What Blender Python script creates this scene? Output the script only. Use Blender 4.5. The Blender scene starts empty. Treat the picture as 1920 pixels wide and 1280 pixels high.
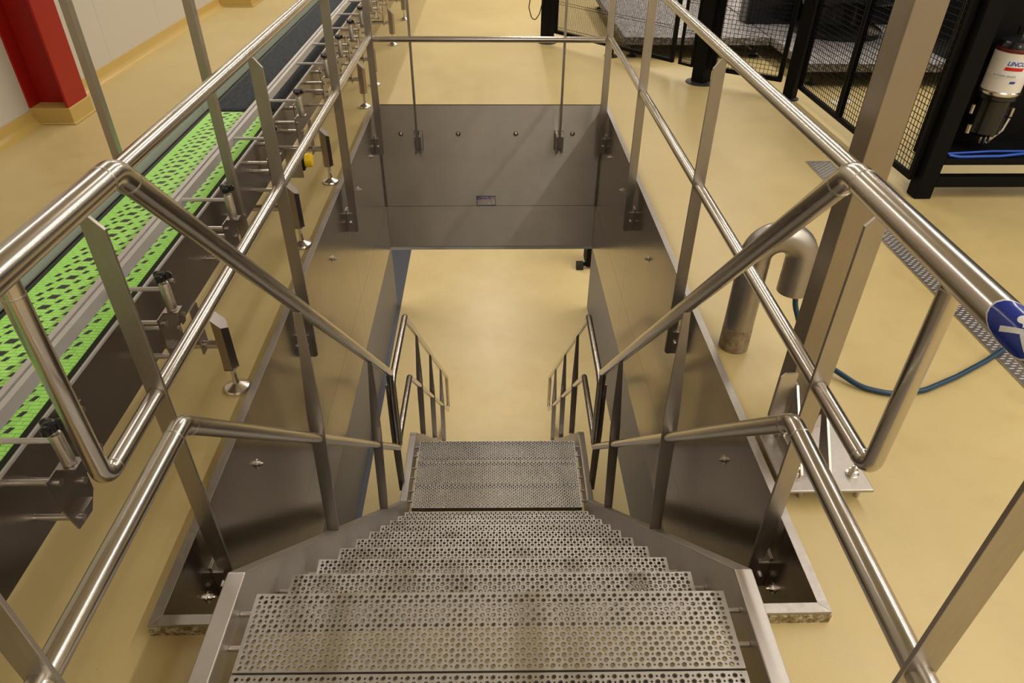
import bpy, math, random
from mathutils import Vector, Matrix
random.seed(7)
sc = bpy.context.scene
R = math.radians
# ------------------------------------------------------------------ camera, world, lights, exposure
cam_d = bpy.data.cameras.new('camera'); cam = bpy.data.objects.new('camera', cam_d)
sc.collection.objects.link(cam); sc.camera = cam
cam_d.sensor_fit = 'HORIZONTAL'; cam_d.sensor_width = 22.3
cam_d.lens = 1291.79 / 1920 * 22.3
cam_d.clip_start = 0.02
_p, _y, _r = R(36.302), R(1.9686), R(0.674)
_fw = Vector((math.sin(_y)*math.cos(_p), math.cos(_y)*math.cos(_p), -math.sin(_p)))
_rt = Vector((math.cos(_y), -math.sin(_y), 0)); _up = _rt.cross(_fw)
_r2 = _rt*math.cos(_r) + _up*math.sin(_r); _u2 = -_rt*math.sin(_r) + _up*math.cos(_r)
M_ = Matrix((_r2, _u2, -_fw)).transposed().to_4x4(); M_.translation = Vector((0.0026, 0, 1.76))
cam.matrix_world = M_
cam_d.dof.use_dof = False

sc.view_settings.view_transform = 'Standard'; sc.view_settings.look = 'None'
sc.view_settings.gamma = 1.0; sc.view_settings.use_curve_mapping = False
sc.view_settings.exposure = 0.0
w = bpy.data.worlds.new('world'); sc.world = w; w.use_nodes = True
w.node_tree.nodes['Background'].inputs[0].default_value = (0.9, 0.85, 0.78, 1)
w.node_tree.nodes['Background'].inputs[1].default_value = 0.05

def area(name, loc, sx, sy, power, col=(1, 0.945, 0.87), rot=(0, 0, 0)):
    l = bpy.data.lights.new(name, 'AREA'); l.shape = 'RECTANGLE'; l.size = sx; l.size_y = sy
    l.energy = power; l.color = col
    o = bpy.data.objects.new(name, l); sc.collection.objects.link(o); o.location = loc; o.rotation_euler = rot
    return o
ZC = 4.3                                    # ceiling height
LAMPS = [(-2.5, 5.6), (-2.5, 9.6), (-2.5, 13.2)] + [(3.5, y) for y in (-2.2, 1.7, 5.6, 9.6, 13.2)] + [(6.3, y) for y in (-2.2, 1.7, 5.6, 9.6)] + [(0.6, 7.6), (0.6, 11.6)]
for (x, y) in LAMPS:
    area('lamp_light', (x, y, ZC-.07), 0.13, 3.5, 42 if x < 0 else (62 if x < 1 else (94 if x < 4 else 54)))
area('lamp_light', (0.35, -2.6, ZC-.07), 0.5, 1.6, 85)
for (x, y) in [(-3.2, 4.0), (3.2, 4.0), (0.0, 7.2), (-3.2, 9.5), (3.2, 9.5), (0.0, 12.5)]:
    area('lower_lamp_light', (x, y, -1.42), 0.3, 2.6, 75)

# ------------------------------------------------------------------ helpers
C = sc.collection
class MB:
    def __init__(s): s.v = []; s.f = []
    def add(s, vs, fs):
        n = len(s.v); s.v += [tuple(v) for v in vs]; s.f += [tuple(i+n for i in f) for f in fs]; return s
    def box(s, x0, x1, y0, y1, z0, z1):
        return s.add([(x0,y0,z0),(x1,y0,z0),(x1,y1,z0),(x0,y1,z0),(x0,y0,z1),(x1,y0,z1),(x1,y1,z1),(x0,y1,z1)],
              [(0,3,2,1),(4,5,6,7),(0,1,5,4),(1,2,6,5),(2,3,7,6),(3,0,4,7)])
    def prism(s, pts, axis, a, b):
        """extrude a polygon (2-D points in the plane perpendicular to axis) from a to b"""
        def P(p, t):
            if axis == 'x': return (t, p[0], p[1])
            if axis == 'y': return (p[0], t, p[1])
            return (p[0], p[1], t)
        n = len(pts)
        s.add([P(p, a) for p in pts] + [P(p, b) for p in pts],
              [tuple(range(n))[::-1], tuple(range(n, 2*n))] + [(i, (i+1) % n, n+(i+1) % n, n+i) for i in range(n)])
        return s
    def sweep(s, pts, r, seg=20, cap=True, fil=0.0, fs=7):
        path = fillet([Vector(p) for p in pts], fil, fs) if fil else [Vector(p) for p in pts]
        rr = r if hasattr(r, '__len__') else [r]*len(path)
        t0 = (path[1]-path[0]).normalized()
        a = Vector((0,0,1)) if abs(t0.z) < .9 else Vector((1,0,0))
        nrm = (a - t0*a.dot(t0)).normalized()
        vs = []; prev = t0
        for i, p in enumerate(path):
            if i == 0: t = t0
            elif i == len(path)-1: t = (path[i]-path[i-1]).normalized()
            else: t = ((path[i]-path[i-1]).normalized()+(path[i+1]-path[i]).normalized()).normalized()
            q = prev.rotation_difference(t); nrm = q @ nrm; nrm = (nrm - t*nrm.dot(t)).normalized(); prev = t
            bn = t.cross(nrm)
            for k in range(seg):
                an = 2*math.pi*k/seg
                vs.append(p + (nrm*math.cos(an)+bn*math.sin(an))*rr[i])
        fs_ = []
        for i in range(len(path)-1):
            for k in range(seg):
                k2 = (k+1) % seg
                fs_.append((i*seg+k, i*seg+k2, (i+1)*seg+k2, (i+1)*seg+k))
        if cap:
            fs_.append(tuple(range(seg))[::-1]); fs_.append(tuple((len(path)-1)*seg+k for k in range(seg)))
        return s.add(vs, fs_)
    def cyl(s, a, b, r, seg=16): return s.sweep([a, b], r, seg)
    def lathe(s, prof, o=(0,0,0), seg=20, axis='z'):
        vs = []; n = len(prof)
        for k in range(seg):
            an = 2*math.pi*k/seg
            for (r, z) in prof:
                x, y, zz = r*math.cos(an), r*math.sin(an), z
                if axis == 'x': x, y, zz = zz, x, y
                if axis == 'y': x, y, zz = x, zz, y
                vs.append((o[0]+x, o[1]+y, o[2]+zz))
        fs = []
        for k in range(seg):
            k2 = (k+1) % seg
            for i in range(n-1): fs.append((k*n+i, k2*n+i, k2*n+i+1, k*n+i+1))
        fs.append(tuple(k*n for k in range(seg))[::-1]); fs.append(tuple(k*n+n-1 for k in range(seg)))
        return s.add(vs, fs)
    def mesh(s, name):
        m = bpy.data.meshes.new(name); m.from_pydata(s.v, [], s.f); m.update(); return m
    def build(s, name, mat, parent=None, smooth=None, bevel=0.0, label=None):
        m = s.mesh(name); o = bpy.data.objects.new(name, m); C.objects.link(o)
        m.materials.append(mat)
        import bmesh
        b = bmesh.new(); b.from_mesh(m); bmesh.ops.recalc_face_normals(b, faces=b.faces); b.to_mesh(m); b.free()
        if smooth:
            for p in m.polygons: p.use_smooth = True
            m.set_sharp_from_angle(angle=R(smooth))
        if bevel:
            md = o.modifiers.new('bevel', 'BEVEL'); md.width = bevel; md.segments = 2; md.limit_method = 'ANGLE'; md.angle_limit = R(40)
        if parent: o.parent = parent
        if label: o['label'] = label
        return o
def fillet(P, r, fs):
    out = [P[0]]
    for i in range(1, len(P)-1):
        a, b, c = P[i-1], P[i], P[i+1]
        u = (a-b); v = (c-b); lu, lv = u.length, v.length; u.normalize(); v.normalize()
        ang = u.angle(v)
        if ang > math.pi-0.02: out.append(b); continue
        d = min(r/math.tan(ang/2), lu*.49, lv*.49); rad = d*math.tan(ang/2)
        cen = b + (u+v).normalized()*(rad/math.sin(ang/2))
        s0 = b+u*d-cen; s1 = b+v*d-cen; tot = s0.angle(s1); ax = s0.cross(s1).normalized()
        for k in range(fs+1): out.append(cen + Matrix.Rotation(tot*k/fs, 3, ax) @ s0)
    out.append(P[-1]); return out
def tag(o, label, cat, group=None, kind=None):
    o['label'] = label; o['category'] = cat
    if group: o['group'] = group
    if kind: o['kind'] = kind
    return o
def empty(name, label, cat, loc=(0,0,0), rz=0, group=None):
    o = bpy.data.objects.new(name, None); C.objects.link(o); o.location = loc; o.rotation_euler = (0,0,rz)
    o.empty_display_size = .1
    return tag(o, label, cat, group)
def struct(o): o['kind'] = 'structure'; return o
def dup(o, parent, loc=None, name=None):
    c = o.copy(); C.objects.link(c); c.parent = parent
    if loc is not None: c.location = loc
    return c
def dup_tree(o, parent, loc=None):
    c = dup(o, parent, loc)
    for ch in list(o.children): dup_tree(ch, c)
    return c

# ------------------------------------------------------------------ materials
def mat(name, col, rough=.5, metal=0.0, spec=.5, coat=0.0):
    m = bpy.data.materials.new(name); m.use_nodes = True; n = m.node_tree.nodes; b = n['Principled BSDF']
    b.inputs['Base Color'].default_value = (*col, 1); b.inputs['Roughness'].default_value = rough
    b.inputs['Metallic'].default_value = metal; b.inputs['Specular IOR Level'].default_value = spec
    if coat: b.inputs['Coat Weight'].default_value = coat
    return m
def N(m, t, **k):
    n = m.node_tree.nodes.new(t)
    for a, v in k.items():
        if a in n.inputs: n.inputs[a].default_value = v
        else: setattr(n, a, v)
    return n
def Lk(m, a, b): m.node_tree.links.new(a, b)
def noise(m, scale, vec=(1,1,1), detail=4, rough=.6):
    tc = N(m, 'ShaderNodeTexCoord'); mp = N(m, 'ShaderNodeMapping'); mp.inputs['Scale'].default_value = vec
    Lk(m, tc.outputs['Object'], mp.inputs['Vector'])
    nz = N(m, 'ShaderNodeTexNoise'); nz.inputs['Scale'].default_value = scale
    nz.inputs['Detail'].default_value = detail; nz.inputs['Roughness'].default_value = rough
    Lk(m, mp.outputs[0], nz.inputs['Vector']); return nz.outputs['Fac']
def ramp(m, fac, stops):
    r = N(m, 'ShaderNodeValToRGB'); e = r.color_ramp.elements
    e[0].position, e[0].color = stops[0][0], (*stops[0][1], 1)
    e[1].position, e[1].color = stops[-1][0], (*stops[-1][1], 1)
    for p, c in stops[1:-1]: x = e.new(p); x.color = (*c, 1)
    Lk(m, fac, r.inputs[0]); return r.outputs[0]
def bsdf(m): return m.node_tree.nodes['Principled BSDF']
def bump(m, fac, strength, dist=.001):
    b = N(m, 'ShaderNodeBump'); b.inputs['Strength'].default_value = strength; b.inputs['Distance'].default_value = dist
    Lk(m, fac, b.inputs['Height']); Lk(m, b.outputs[0], bsdf(m).inputs['Normal'])
def g(v): return (v, v, v)
def steel(name, col, r0, r1, vec, scale=60, bs=.15, aniso=0.0):
    m = mat(name, col, r0, 1.0)
    f = noise(m, scale, vec, 5, .65)
    Lk(m, ramp(m, f, [(.3, g(r0)), (.7, g(r1))]), bsdf(m).inputs['Roughness'])
    f2 = noise(m, 3.0, (1,1,1), 3)
    Lk(m, ramp(m, f2, [(.3, tuple(c*.86 for c in col)), (.75, col)]), bsdf(m).inputs['Base Color'])
    if bs: bump(m, f, bs, .0006)
    return m
ST = (.50, .455, .405)
M = {}
M['tube'] = steel('brushed_tube_steel', (.60,.56,.515), .215, .235, (1,1,1), 3, .0)
M['bar'] = steel('flat_bar_steel', (.46,.42,.37), .36, .5, (3,3,.3), 60, .08)
M['panel'] = steel('brushed_sheet_steel', (.42,.375,.33), .17, .27, (6,6,.12), 40, .10)
def aniso(m, a):
    b = m.node_tree.nodes['Principled BSDF']; b.inputs['Anisotropic'].default_value = a
    c = m.node_tree.nodes.new('ShaderNodeCombineXYZ'); c.inputs[2].default_value = 1.0
    m.node_tree.links.new(c.outputs[0], b.inputs['Tangent'])
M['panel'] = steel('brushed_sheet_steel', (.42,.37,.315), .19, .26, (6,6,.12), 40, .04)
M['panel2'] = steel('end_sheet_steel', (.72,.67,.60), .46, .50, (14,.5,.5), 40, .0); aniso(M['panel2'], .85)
M['rim'] = steel('worn_rim_steel', (.50,.46,.42), .42, .6, (2,2,2), 30, .15)
M['stringer'] = steel('satin_stringer_steel', (.58,.54,.50), .38, .52, (3,3,3), 25, .08)
M['tread'] = steel('matte_tread_steel', (.53,.50,.465), .44, .52, (9,9,2), 20, .0)
M['cframe'] = steel('conveyor_frame_steel', (.36,.32,.29), .28, .38, (6,.3,6), 40, .05)
M['conn'] = steel('bracket_steel', (.60,.56,.52), .28, .4, (3,3,3), 30, .05)
M['polish'] = mat('polished_steel', (.72,.68,.64), .22, 1.0)
M['col'] = steel('ground_column_steel', (.36,.315,.26), .36, .5, (3,3,.4), 30, .08)
M['pipe'] = steel('dull_pipe_steel', (.43,.40,.37), .32, .48, (2,2,2), 14, .12)
M['alu'] = mat('aluminium_guide', (.50,.48,.46), .35, .35)
M['black'] = mat('black_powder_coat', (.0035,.003,.003), .6, 0, .12)
M['blackr'] = mat('black_rubber', (.012,.012,.012), .6)
M['blackg'] = mat('black_gloss_plastic', (.01,.01,.011), .22)
M['red'] = mat('red_paint', (.33,.009,.005), .4, 0, .35)
M['yellow'] = mat('yellow_plastic', (.85,.55,.01), .3)
M['white'] = mat('white_plastic', (.72,.68,.62), .4)
M['hose'] = mat('blue_hose', (.004,.035,.075), .4)
M['bluecable'] = mat('blue_cable', (.012,.07,.42), .35)
M['blue'] = mat('sticker_blue', (.012,.035,.30), .18)
M['swhite'] = mat('sticker_white', (.75,.75,.75), .25)
M['redp'] = mat('print_red', (.55,.01,.01), .35)
M['bluep'] = mat('print_blue', (.02,.05,.33), .35)
M['dred'] = mat('dark_red_band', (.12,.008,.006), .4)
M['grey'] = mat('print_grey', (.12,.11,.10), .4)
M['npb'] = mat('nameplate_border', (.05,.06,.09), .35)
M['plate'] = mat('nameplate', (.62,.60,.58), .4)
M['dirt'] = mat('dirt', (.05,.03,.012), .9)
M['lampw'] = mat('lamp_white', (.8,.8,.78), .4)

def floor_mat(name, base, dark, rough=.42):
    m = mat(name, base, rough, 0, .5)
    f1 = noise(m, .9, (1,1,1), 6, .62); f2 = noise(m, 140, (1,1,1), 2)
    c1 = ramp(m, f1, [(.30, dark), (.62, base)])
    f3 = noise(m, 5.0, (1,1,1), 8, .75)
    mx = N(m, 'ShaderNodeMixRGB', blend_type='MULTIPLY'); mx.inputs[0].default_value = .5
    Lk(m, c1, mx.inputs[1]); Lk(m, ramp(m, f3, [(.30, (.86,.84,.80)), (.5, (1,1,1)), (.8, (1.0,1.0,1.0))]), mx.inputs[2])
    # black specks
    v = N(m, 'ShaderNodeTexVoronoi'); v.inputs['Scale'].default_value = 9.0
    tc = N(m, 'ShaderNodeTexCoord'); Lk(m, tc.outputs['Object'], v.inputs['Vector'])
    mx2 = N(m, 'ShaderNodeMixRGB'); Lk(m, ramp(m, v.outputs['Distance'], [(0, g(.7)), (.03, g(0))]), mx2.inputs[0])
    Lk(m, mx.outputs[0], mx2.inputs[1]); mx2.inputs[2].default_value = (*[c*.35 for c in base], 1)
    Lk(m, mx2.outputs[0], bsdf(m).inputs['Base Color'])
    Lk(m, ramp(m, f3, [(.3, g(rough-.08)), (.7, g(rough+.1))]), bsdf(m).inputs['Roughness'])
    bump(m, f2, .25, .0012)
    return m
M['floor'] = floor_mat('ochre_epoxy_floor', (.535,.42,.19), (.48,.37,.16))
M['floor2'] = floor_mat('lower_epoxy_floor', (.64,.50,.24), (.58,.44,.20))
M['skirt'] = mat('ochre_cove_skirting', (.50,.345,.10), .3)
M['wall'] = mat('white_wall_panel', (.56,.52,.45), .45)
M['bluegrey'] = mat('blue_grey_floor_paint', (.085,.088,.10), .2)
bump(M['bluegrey'], noise(M['bluegrey'], 60), .5, .002)
M['lwall'] = mat('lower_wall_cladding', (.105,.095,.10), .42)
M['ceil'] = mat('ceiling_panel', (.72,.69,.64), .6)
M['grate'] = mat('grey_platform_grating', (.22,.20,.195), .6, .3)
# grating: fine diamond relief
_f = N(M['grate'], 'ShaderNodeTexVoronoi'); _f.inputs['Scale'].default_value = 45
_tc = N(M['grate'], 'ShaderNodeTexCoord'); Lk(M['grate'], _tc.outputs['Object'], _f.inputs['Vector'])
Lk(M['grate'], ramp(M['grate'], _f.outputs['Distance'], [(.2, (.50,.46,.45)), (.6, (.16,.15,.145))]), bsdf(M['grate']).inputs['Base Color'])

# belts
def belt_mat(name, holes=True):
    m = mat(name, (.33,.80,.13), .38)
    tc = N(m, 'ShaderNodeTexCoord'); sp = N(m, 'ShaderNodeSeparateXYZ'); Lk(m, tc.outputs['Object'], sp.inputs[0])
    def mth(op, a, b=None, c=None):
        n = N(m, 'ShaderNodeMath'); n.operation = op
        for i, q in enumerate((a, b, c)):
            if q is None: continue
            if isinstance(q, (int, float)): n.inputs[i].default_value = q
            else: Lk(m, q, n.inputs[i])
        return n.outputs[0]
    x, y = sp.outputs[0], sp.outputs[1]
    row = .0142
    ry = mth('FRACT', mth('DIVIDE', y, row))
    groove = mth('LESS_THAN', mth('ABSOLUTE', mth('SUBTRACT', ry, .5)), .42)     # 1 on the link, 0 in the groove
    rid = mth('FLOOR', mth('DIVIDE', y, row))
    xo = mth('ADD', mth('DIVIDE', x, .032), mth('MULTIPLY', mth('FRACT', mth('MULTIPLY', rid, .37)), 1.0))
    gx = mth('LESS_THAN', mth('ABSOLUTE', mth('SUBTRACT', mth('FRACT', xo), .5)), .47)
    gg = mth('MULTIPLY', groove, gx)
    mx = N(m, 'ShaderNodeMixRGB'); Lk(m, gg, mx.inputs[0])
    mx.inputs[1].default_value = (.24,.62,.08,1); mx.inputs[2].default_value = (.46,.93,.20,1)
    last = mx.outputs[0]
    if holes:
        tot = None; P = .0568
        cols = [(.040,.007,.17,.0),(.058,.007,.17,.5),(.090,.0145,.20,.25),(.118,.007,.17,.7),(.150,.007,.17,.35),(.176,.011,.16,.85),
                (.228,.0145,.20,.6),(.256,.007,.17,.1),(.278,.007,.17,.55)]
        for (u0, hw, hh, ph) in cols:
            fy = mth('SUBTRACT', mth('FRACT', mth('ADD', mth('DIVIDE', y, P), ph)), .5)
            a = mth('LESS_THAN', mth('ABSOLUTE', fy), hh)
            ux = mth('SUBTRACT', mth('SUBTRACT', x, u0), mth('MULTIPLY', fy, .02))
            b = mth('LESS_THAN', mth('ABSOLUTE', ux), hw)
            c = mth('MULTIPLY', a, b)
            tot = c if tot is None else mth('MAXIMUM', tot, c)
        mx2 = N(m, 'ShaderNodeMixRGB'); Lk(m, tot, mx2.inputs[0]); Lk(m, last, mx2.inputs[1])
        mx2.inputs[2].default_value = (.015,.02,.016,1); last = mx2.outputs[0]
        hgt = mth('SUBTRACT', gg, mth('MULTIPLY', tot, 2.0))
    else: hgt = gg
    Lk(m, last, bsdf(m).inputs['Base Color'])
    bump(m, hgt, .6, .002)
    return m
M['belt'] = belt_mat('lime_link_belt'); M['belt2'] = belt_mat('lime_plain_belt', False)
M['bluebelt'] = mat('dark_blue_belt', (.02,.03,.045), .75, 0, .2)
_f = noise(M['bluebelt'], 60, (4,.25,1), 5, .7)
Lk(M['bluebelt'], ramp(M['bluebelt'], _f, [(.35, (.008,.012,.018)), (.7, (.06,.068,.08))]), bsdf(M['bluebelt']).inputs['Base Color'])
bump(M['bluebelt'], noise(M['bluebelt'], 300), .4, .002)
# chequer drain cover: raised dashes
M['drainlug'] = mat('drain_lug_steel', (.42,.39,.36), .5, .8)
M['drain'] = mat('chequer_drain_steel', (.30,.28,.26), .4, .9)
# dirty outer face of the rim
M['rimdirt'] = mat('rim_underface', (.25,.2,.1), .6, .4)
_f = noise(M['rimdirt'], 70, (1,1,1), 6, .8)
Lk(M['rimdirt'], ramp(M['rimdirt'], _f, [(.42, (.16,.115,.04)), (.5, (.30,.24,.13)), (.62, (.62,.55,.42))]), bsdf(M['rimdirt']).inputs['Base Color'])

# ------------------------------------------------------------------ setting: upper room
XL, XR, YB, YF = -3.38, 7.0, -4.0, 15.0
WX, YN, YE = 0.90, 1.093, 5.48          # stairwell opening, inner faces
OX, ON, OE = WX+.03, YN-.03, YE+.03     # rim outer
def slab(name, x0, x1, y0, y1, hx, hy0, hy1, z0, z1, m):
    b = MB(); b.box(x0, -hx, y0, y1, z0, z1); b.box(hx, x1, y0, y1, z0, z1)
    b.box(-hx, hx, y0, hy0, z0, z1); b.box(-hx, hx, hy1, y1, z0, z1)
    return struct(b.build(name, m))
slab('floor', XL-3, XR, YB, YF, OX, ON, OE, -.02, 0, M['floor'])
slab('trim_1', XL-3, XR, YB, YF, OX-.01, ON+.01, OE-.01, -1.14, -.021, M['ceil'])
struct(MB().box(XL-3, XR, YB, YF, ZC, ZC+.1).build('ceiling', M['ceil']))
struct(MB().box(XR, XR+.1, YB, YF, 0, ZC).build('wall_right', M['wall']))
struct(MB().box(XL-3, XR, YF, YF+.1, 0, ZC).build('wall_front', M['wall']))
struct(MB().box(XL-3, XR, YB-.1, YB, 0, ZC).build('wall_back', M['wall']))
wl = MB(); yy = -4.0
while yy < 13.4:
    y2 = yy+1.17
    wl.box(XL-.12, XL, yy+.0015, y2-.0015, .07, ZC); yy = y2
wl.box(XL-.12, XL-.004, YB, 13.4, .07, ZC)
struct(wl.build('wall_left', M['wall']))
# cove skirting along the left wall
prof = [(XL-.05, 0), (XL+.075, 0), (XL+.05, .006), (XL+.03, .02), (XL+.018, .05), (XL+.012, .10), (XL-.05, .10)]
struct(MB().prism(prof, 'y', YB, 13.4).build('baseboard_left', M['skirt'], smooth=50))
# column plinths of the same coating
for i, (x0, x1, y0, y1) in enumerate([(XL-.05, -3.085, 5.165, 5.485), (XL-.05, -2.97, 9.5, 9.95)]):
    b = MB(); b.box(x0, x1, y0, y1, 0, .115); b.box(x0, x1+.02, y0-.02, y1+.02, 0, .012)
    struct(b.build('trim_2' if i == 0 else 'trim_3', M['skirt'], bevel=.006))

# lower room
ZL = -4.4
struct(MB().box(-1.48, 8, -3, 18, ZL-.1, ZL).build('floor_lower', M['floor2']))
struct(MB().box(-8, -1.48, -3, 18, ZL-.1, ZL+.001).build('floor_lower_strip', M['bluegrey']))
slab('ceiling_lower', -8, 8, -3, 18, OX-.01, ON+.01, OE-.01, -1.25, -1.141, M['ceil'])
struct(MB().box(-1.66, -1.54, -3, 9.4, ZL, -1.25).build('wall_lower_left', M['lwall']))
struct(MB().box(1.53, 1.65, -3, 9.3, ZL, -1.25).build('wall_lower_right', M['lwall']))
struct(MB().box(-8, 8, 18, 18.1, ZL, -1.25).build('wall_lower_front', M['wall']))
struct(MB().box(-8, 8, -3.1, -3, ZL, -1.25).build('wall_lower_back', M['wall']))

# ------------------------------------------------------------------ lamps (above and below)
lampm = M['lampw']
for i, (x, y) in enumerate(LAMPS):
    b = MB(); b.prism([(x-.12, ZC), (x-.10, ZC-.05), (x+.10, ZC-.05), (x+.12, ZC)], 'y', y-1.85, y+1.85)
    o = b.build('ceiling_lamp', lampm)
    tag(o, 'white strip lamp on the ceiling above the '+('left walkway' if x < 0 else ('middle floor' if x < 1 else 'right floor' if x < 4 else 'machines'))+', '+('behind the camera', 'over the stair top', 'over the end panel', 'beyond the opening', 'at the far end')[int((y+2.2)//3.8)], 'lamp', 'strip lamps on the ceiling')

# ------------------------------------------------------------------ stairwell lining
lin = empty('stairwell_lining', 'brushed stainless steel lining with a flat rim around the sunken stair opening', 'metal lining', (0, YE, 0))
def LP(x, y, z): return (x, y-YE, z)
ZS, ZB = -.816, -1.205
def lbox(b, x0, x1, y0, y1, z0, z1): return b.box(x0, x1, y0-YE, y1-YE, z0, z1)
for sx in (-1, 1):
    a, c = sorted((sx*WX, sx*(WX+.012)))
    yb = [YN, 2.55, 4.02, YE]
    for k in range(3):
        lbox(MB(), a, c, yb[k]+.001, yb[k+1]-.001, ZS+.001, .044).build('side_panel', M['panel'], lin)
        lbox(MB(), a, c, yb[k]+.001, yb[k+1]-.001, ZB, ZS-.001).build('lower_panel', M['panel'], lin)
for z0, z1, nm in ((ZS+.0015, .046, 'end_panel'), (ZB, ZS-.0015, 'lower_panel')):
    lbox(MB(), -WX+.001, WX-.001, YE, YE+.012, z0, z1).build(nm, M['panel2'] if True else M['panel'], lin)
for (xa, xb, zz) in ((-WX, -.682, .044), (-.682, .682, -.30), (.682, WX, .044)):
    lbox(MB(), xa, xb, YN-.012, YN, ZB, zz).build('near_panel', M['panel'], lin)
# rim: mitred flat flange with turned down outer face
def rim_piece(p_in0, p_in1, p_out1, p_out0):
    b = MB(); zt, zb = .046, .0445
    P = [p_in0, p_in1, p_out1, p_out0]
    b.add([(p[0], p[1]-YE, zt) for p in P]+[(p[0], p[1]-YE, zb) for p in P], [(0,1,2,3), (4,7,6,5), (0,4,5,1), (1,5,6,2), (2,6,7,3), (3,7,4,0)])
    q0, q1 = Vector(p_out0), Vector(p_out1); n = (Vector(p_in0)-q0); n = Vector((0,1)) if abs(q0.y-q1.y) < 1e-4 else Vector((1,0))
    n = n*.0015*(1 if (Vector(p_in0)+Vector(p_in1)-q0-q1).dot(n) > 0 else -1)
    vs = [(p.x, p.y-YE, z) for z in (zb+.0008, -.012) for p in (q0, q1, q1+n, q0+n)]
    b.add(vs, [(0,1,2,3), (4,7,6,5), (0,4,5,1), (1,5,6,2), (2,6,7,3), (3,7,4,0)])
    return b
I = [(-WX, YN), (WX, YN), (WX, YE), (-WX, YE)]; O = [(-OX, ON), (OX, ON), (OX, OE), (-OX, OE)]
for k in range(3):
    j = (k+1) % 4 if k else 1
idx = [(0,1), (1,2), (3,0)]
rims = [(I[1], I[2], O[2], O[1]), (I[3], I[0], O[0], O[3]), (I[0], (-.682, YN), (-.682, ON), O[0]), ((.682, YN), I[1], O[1], (.682, ON))]
for rr_ in rims:
    rim_piece(*rr_).build('rim', M['rim'], lin, bevel=.0006)
rim_piece(I[2], I[3], (-OX, YE+.012), (OX, YE+.012)).build('rim', M['rim'], lin)
# stained front face of the rim
b = MB(); b.box(-OX-.0015, -.682, ON-.003-YE, ON-YE, 0, .034); b.build('rim_face', M['rimdirt'], lin, label='dirt-stained front face of the rim')
b = MB(); b.box(.682, OX+.0015, ON-.003-YE, ON-YE, 0, .034); b.build('rim_face', M['rimdirt'], lin, label='dirt-stained front face of the rim')
# bolts
def bolt_mb(p, axis, s, r=.011, h=.022):
    b = MB(); prof = [(r*1.9, 0), (r*1.9, .002*s), (r*1.05, .0025*s), (r*1.05, h*.6*s), (r*.6, h*.65*s), (r*.55, h*s), (r*.2, h*1.05*s)]
    b.lathe(prof, (0,0,0), 10, axis); o = b.build('bolt', M['polish'], lin); o.location = LP(*p); return o
for x in (-.724, -.264, .202, .661): bolt_mb((x, YE, -.185), 'y', -1)
for y in (1.30, 1.87, 3.45, 4.40, 5.0):
    bolt_mb((-WX, y, -.185), 'x', 1); bolt_mb((WX, y, -.195), 'x', -1)
# corner angle strips
for sx in (-1, 1):
    b = MB(); b.cyl(LP(sx*(WX-.008), YE-.008, .03), LP(sx*(WX-.008), YE-.008, ZS), .004, 8); b.build('corner_bead', M['bar'], lin)
# nameplate
pl = MB(); lbox(pl, -.127, .037, YE-.003, YE-.0005, -.811, -.724)
pl = pl.build('nameplate', M['npb'], lin)
b = MB(); lbox(b, -.122, .032, YE-.004, YE-.003, -.804, -.731); b.build('plate_face', M['plate'], pl).parent = pl
def text(body, size, m, loc, rot, parent, name='lettering', ext=.0004, align='CENTER', shear=0, sx=1.0, off=0.0):
    cu = bpy.data.curves.new(name, 'FONT'); cu.body = body; cu.size = size; cu.extrude = ext; cu.align_x = align; cu.align_y = 'CENTER'
    cu.shear = shear; cu.offset = off; cu.resolution_u = 3
    o = bpy.data.objects.new(name, cu); C.objects.link(o)
    me = bpy.data.meshes.new_from_object(o.evaluated_get(bpy.context.evaluated_depsgraph_get()))
    bpy.data.objects.remove(o)
    o = bpy.data.objects.new(name, me); C.objects.link(o); me.materials.clear(); me.materials.append(m)
    o.location = loc; o.rotation_euler = rot; o.scale = (sx, 1, 1); o.parent = parent
    return o
text('Dantech', .032, M['bluep'], LP(-.068, YE-.0045, -.744), (R(90), 0, 0), pl, off=.0006)
text('B.V.', .032, M['grey'], LP(.006, YE-.0045, -.744), (R(90), 0, 0), pl, off=.0006)
b = MB(); lbox(b, -.105, .018, YE-.0046, YE-.004, -.771, -.767); b.build('lettering_line', M['redp'], pl)
b = MB(); lbox(b, -.115, -.03, YE-.0046, YE-.004, -.789, -.786); lbox(b, -.01, .02, YE-.0046, YE-.004, -.789, -.786); b.build('lettering_line', M['grey'], pl)

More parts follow.
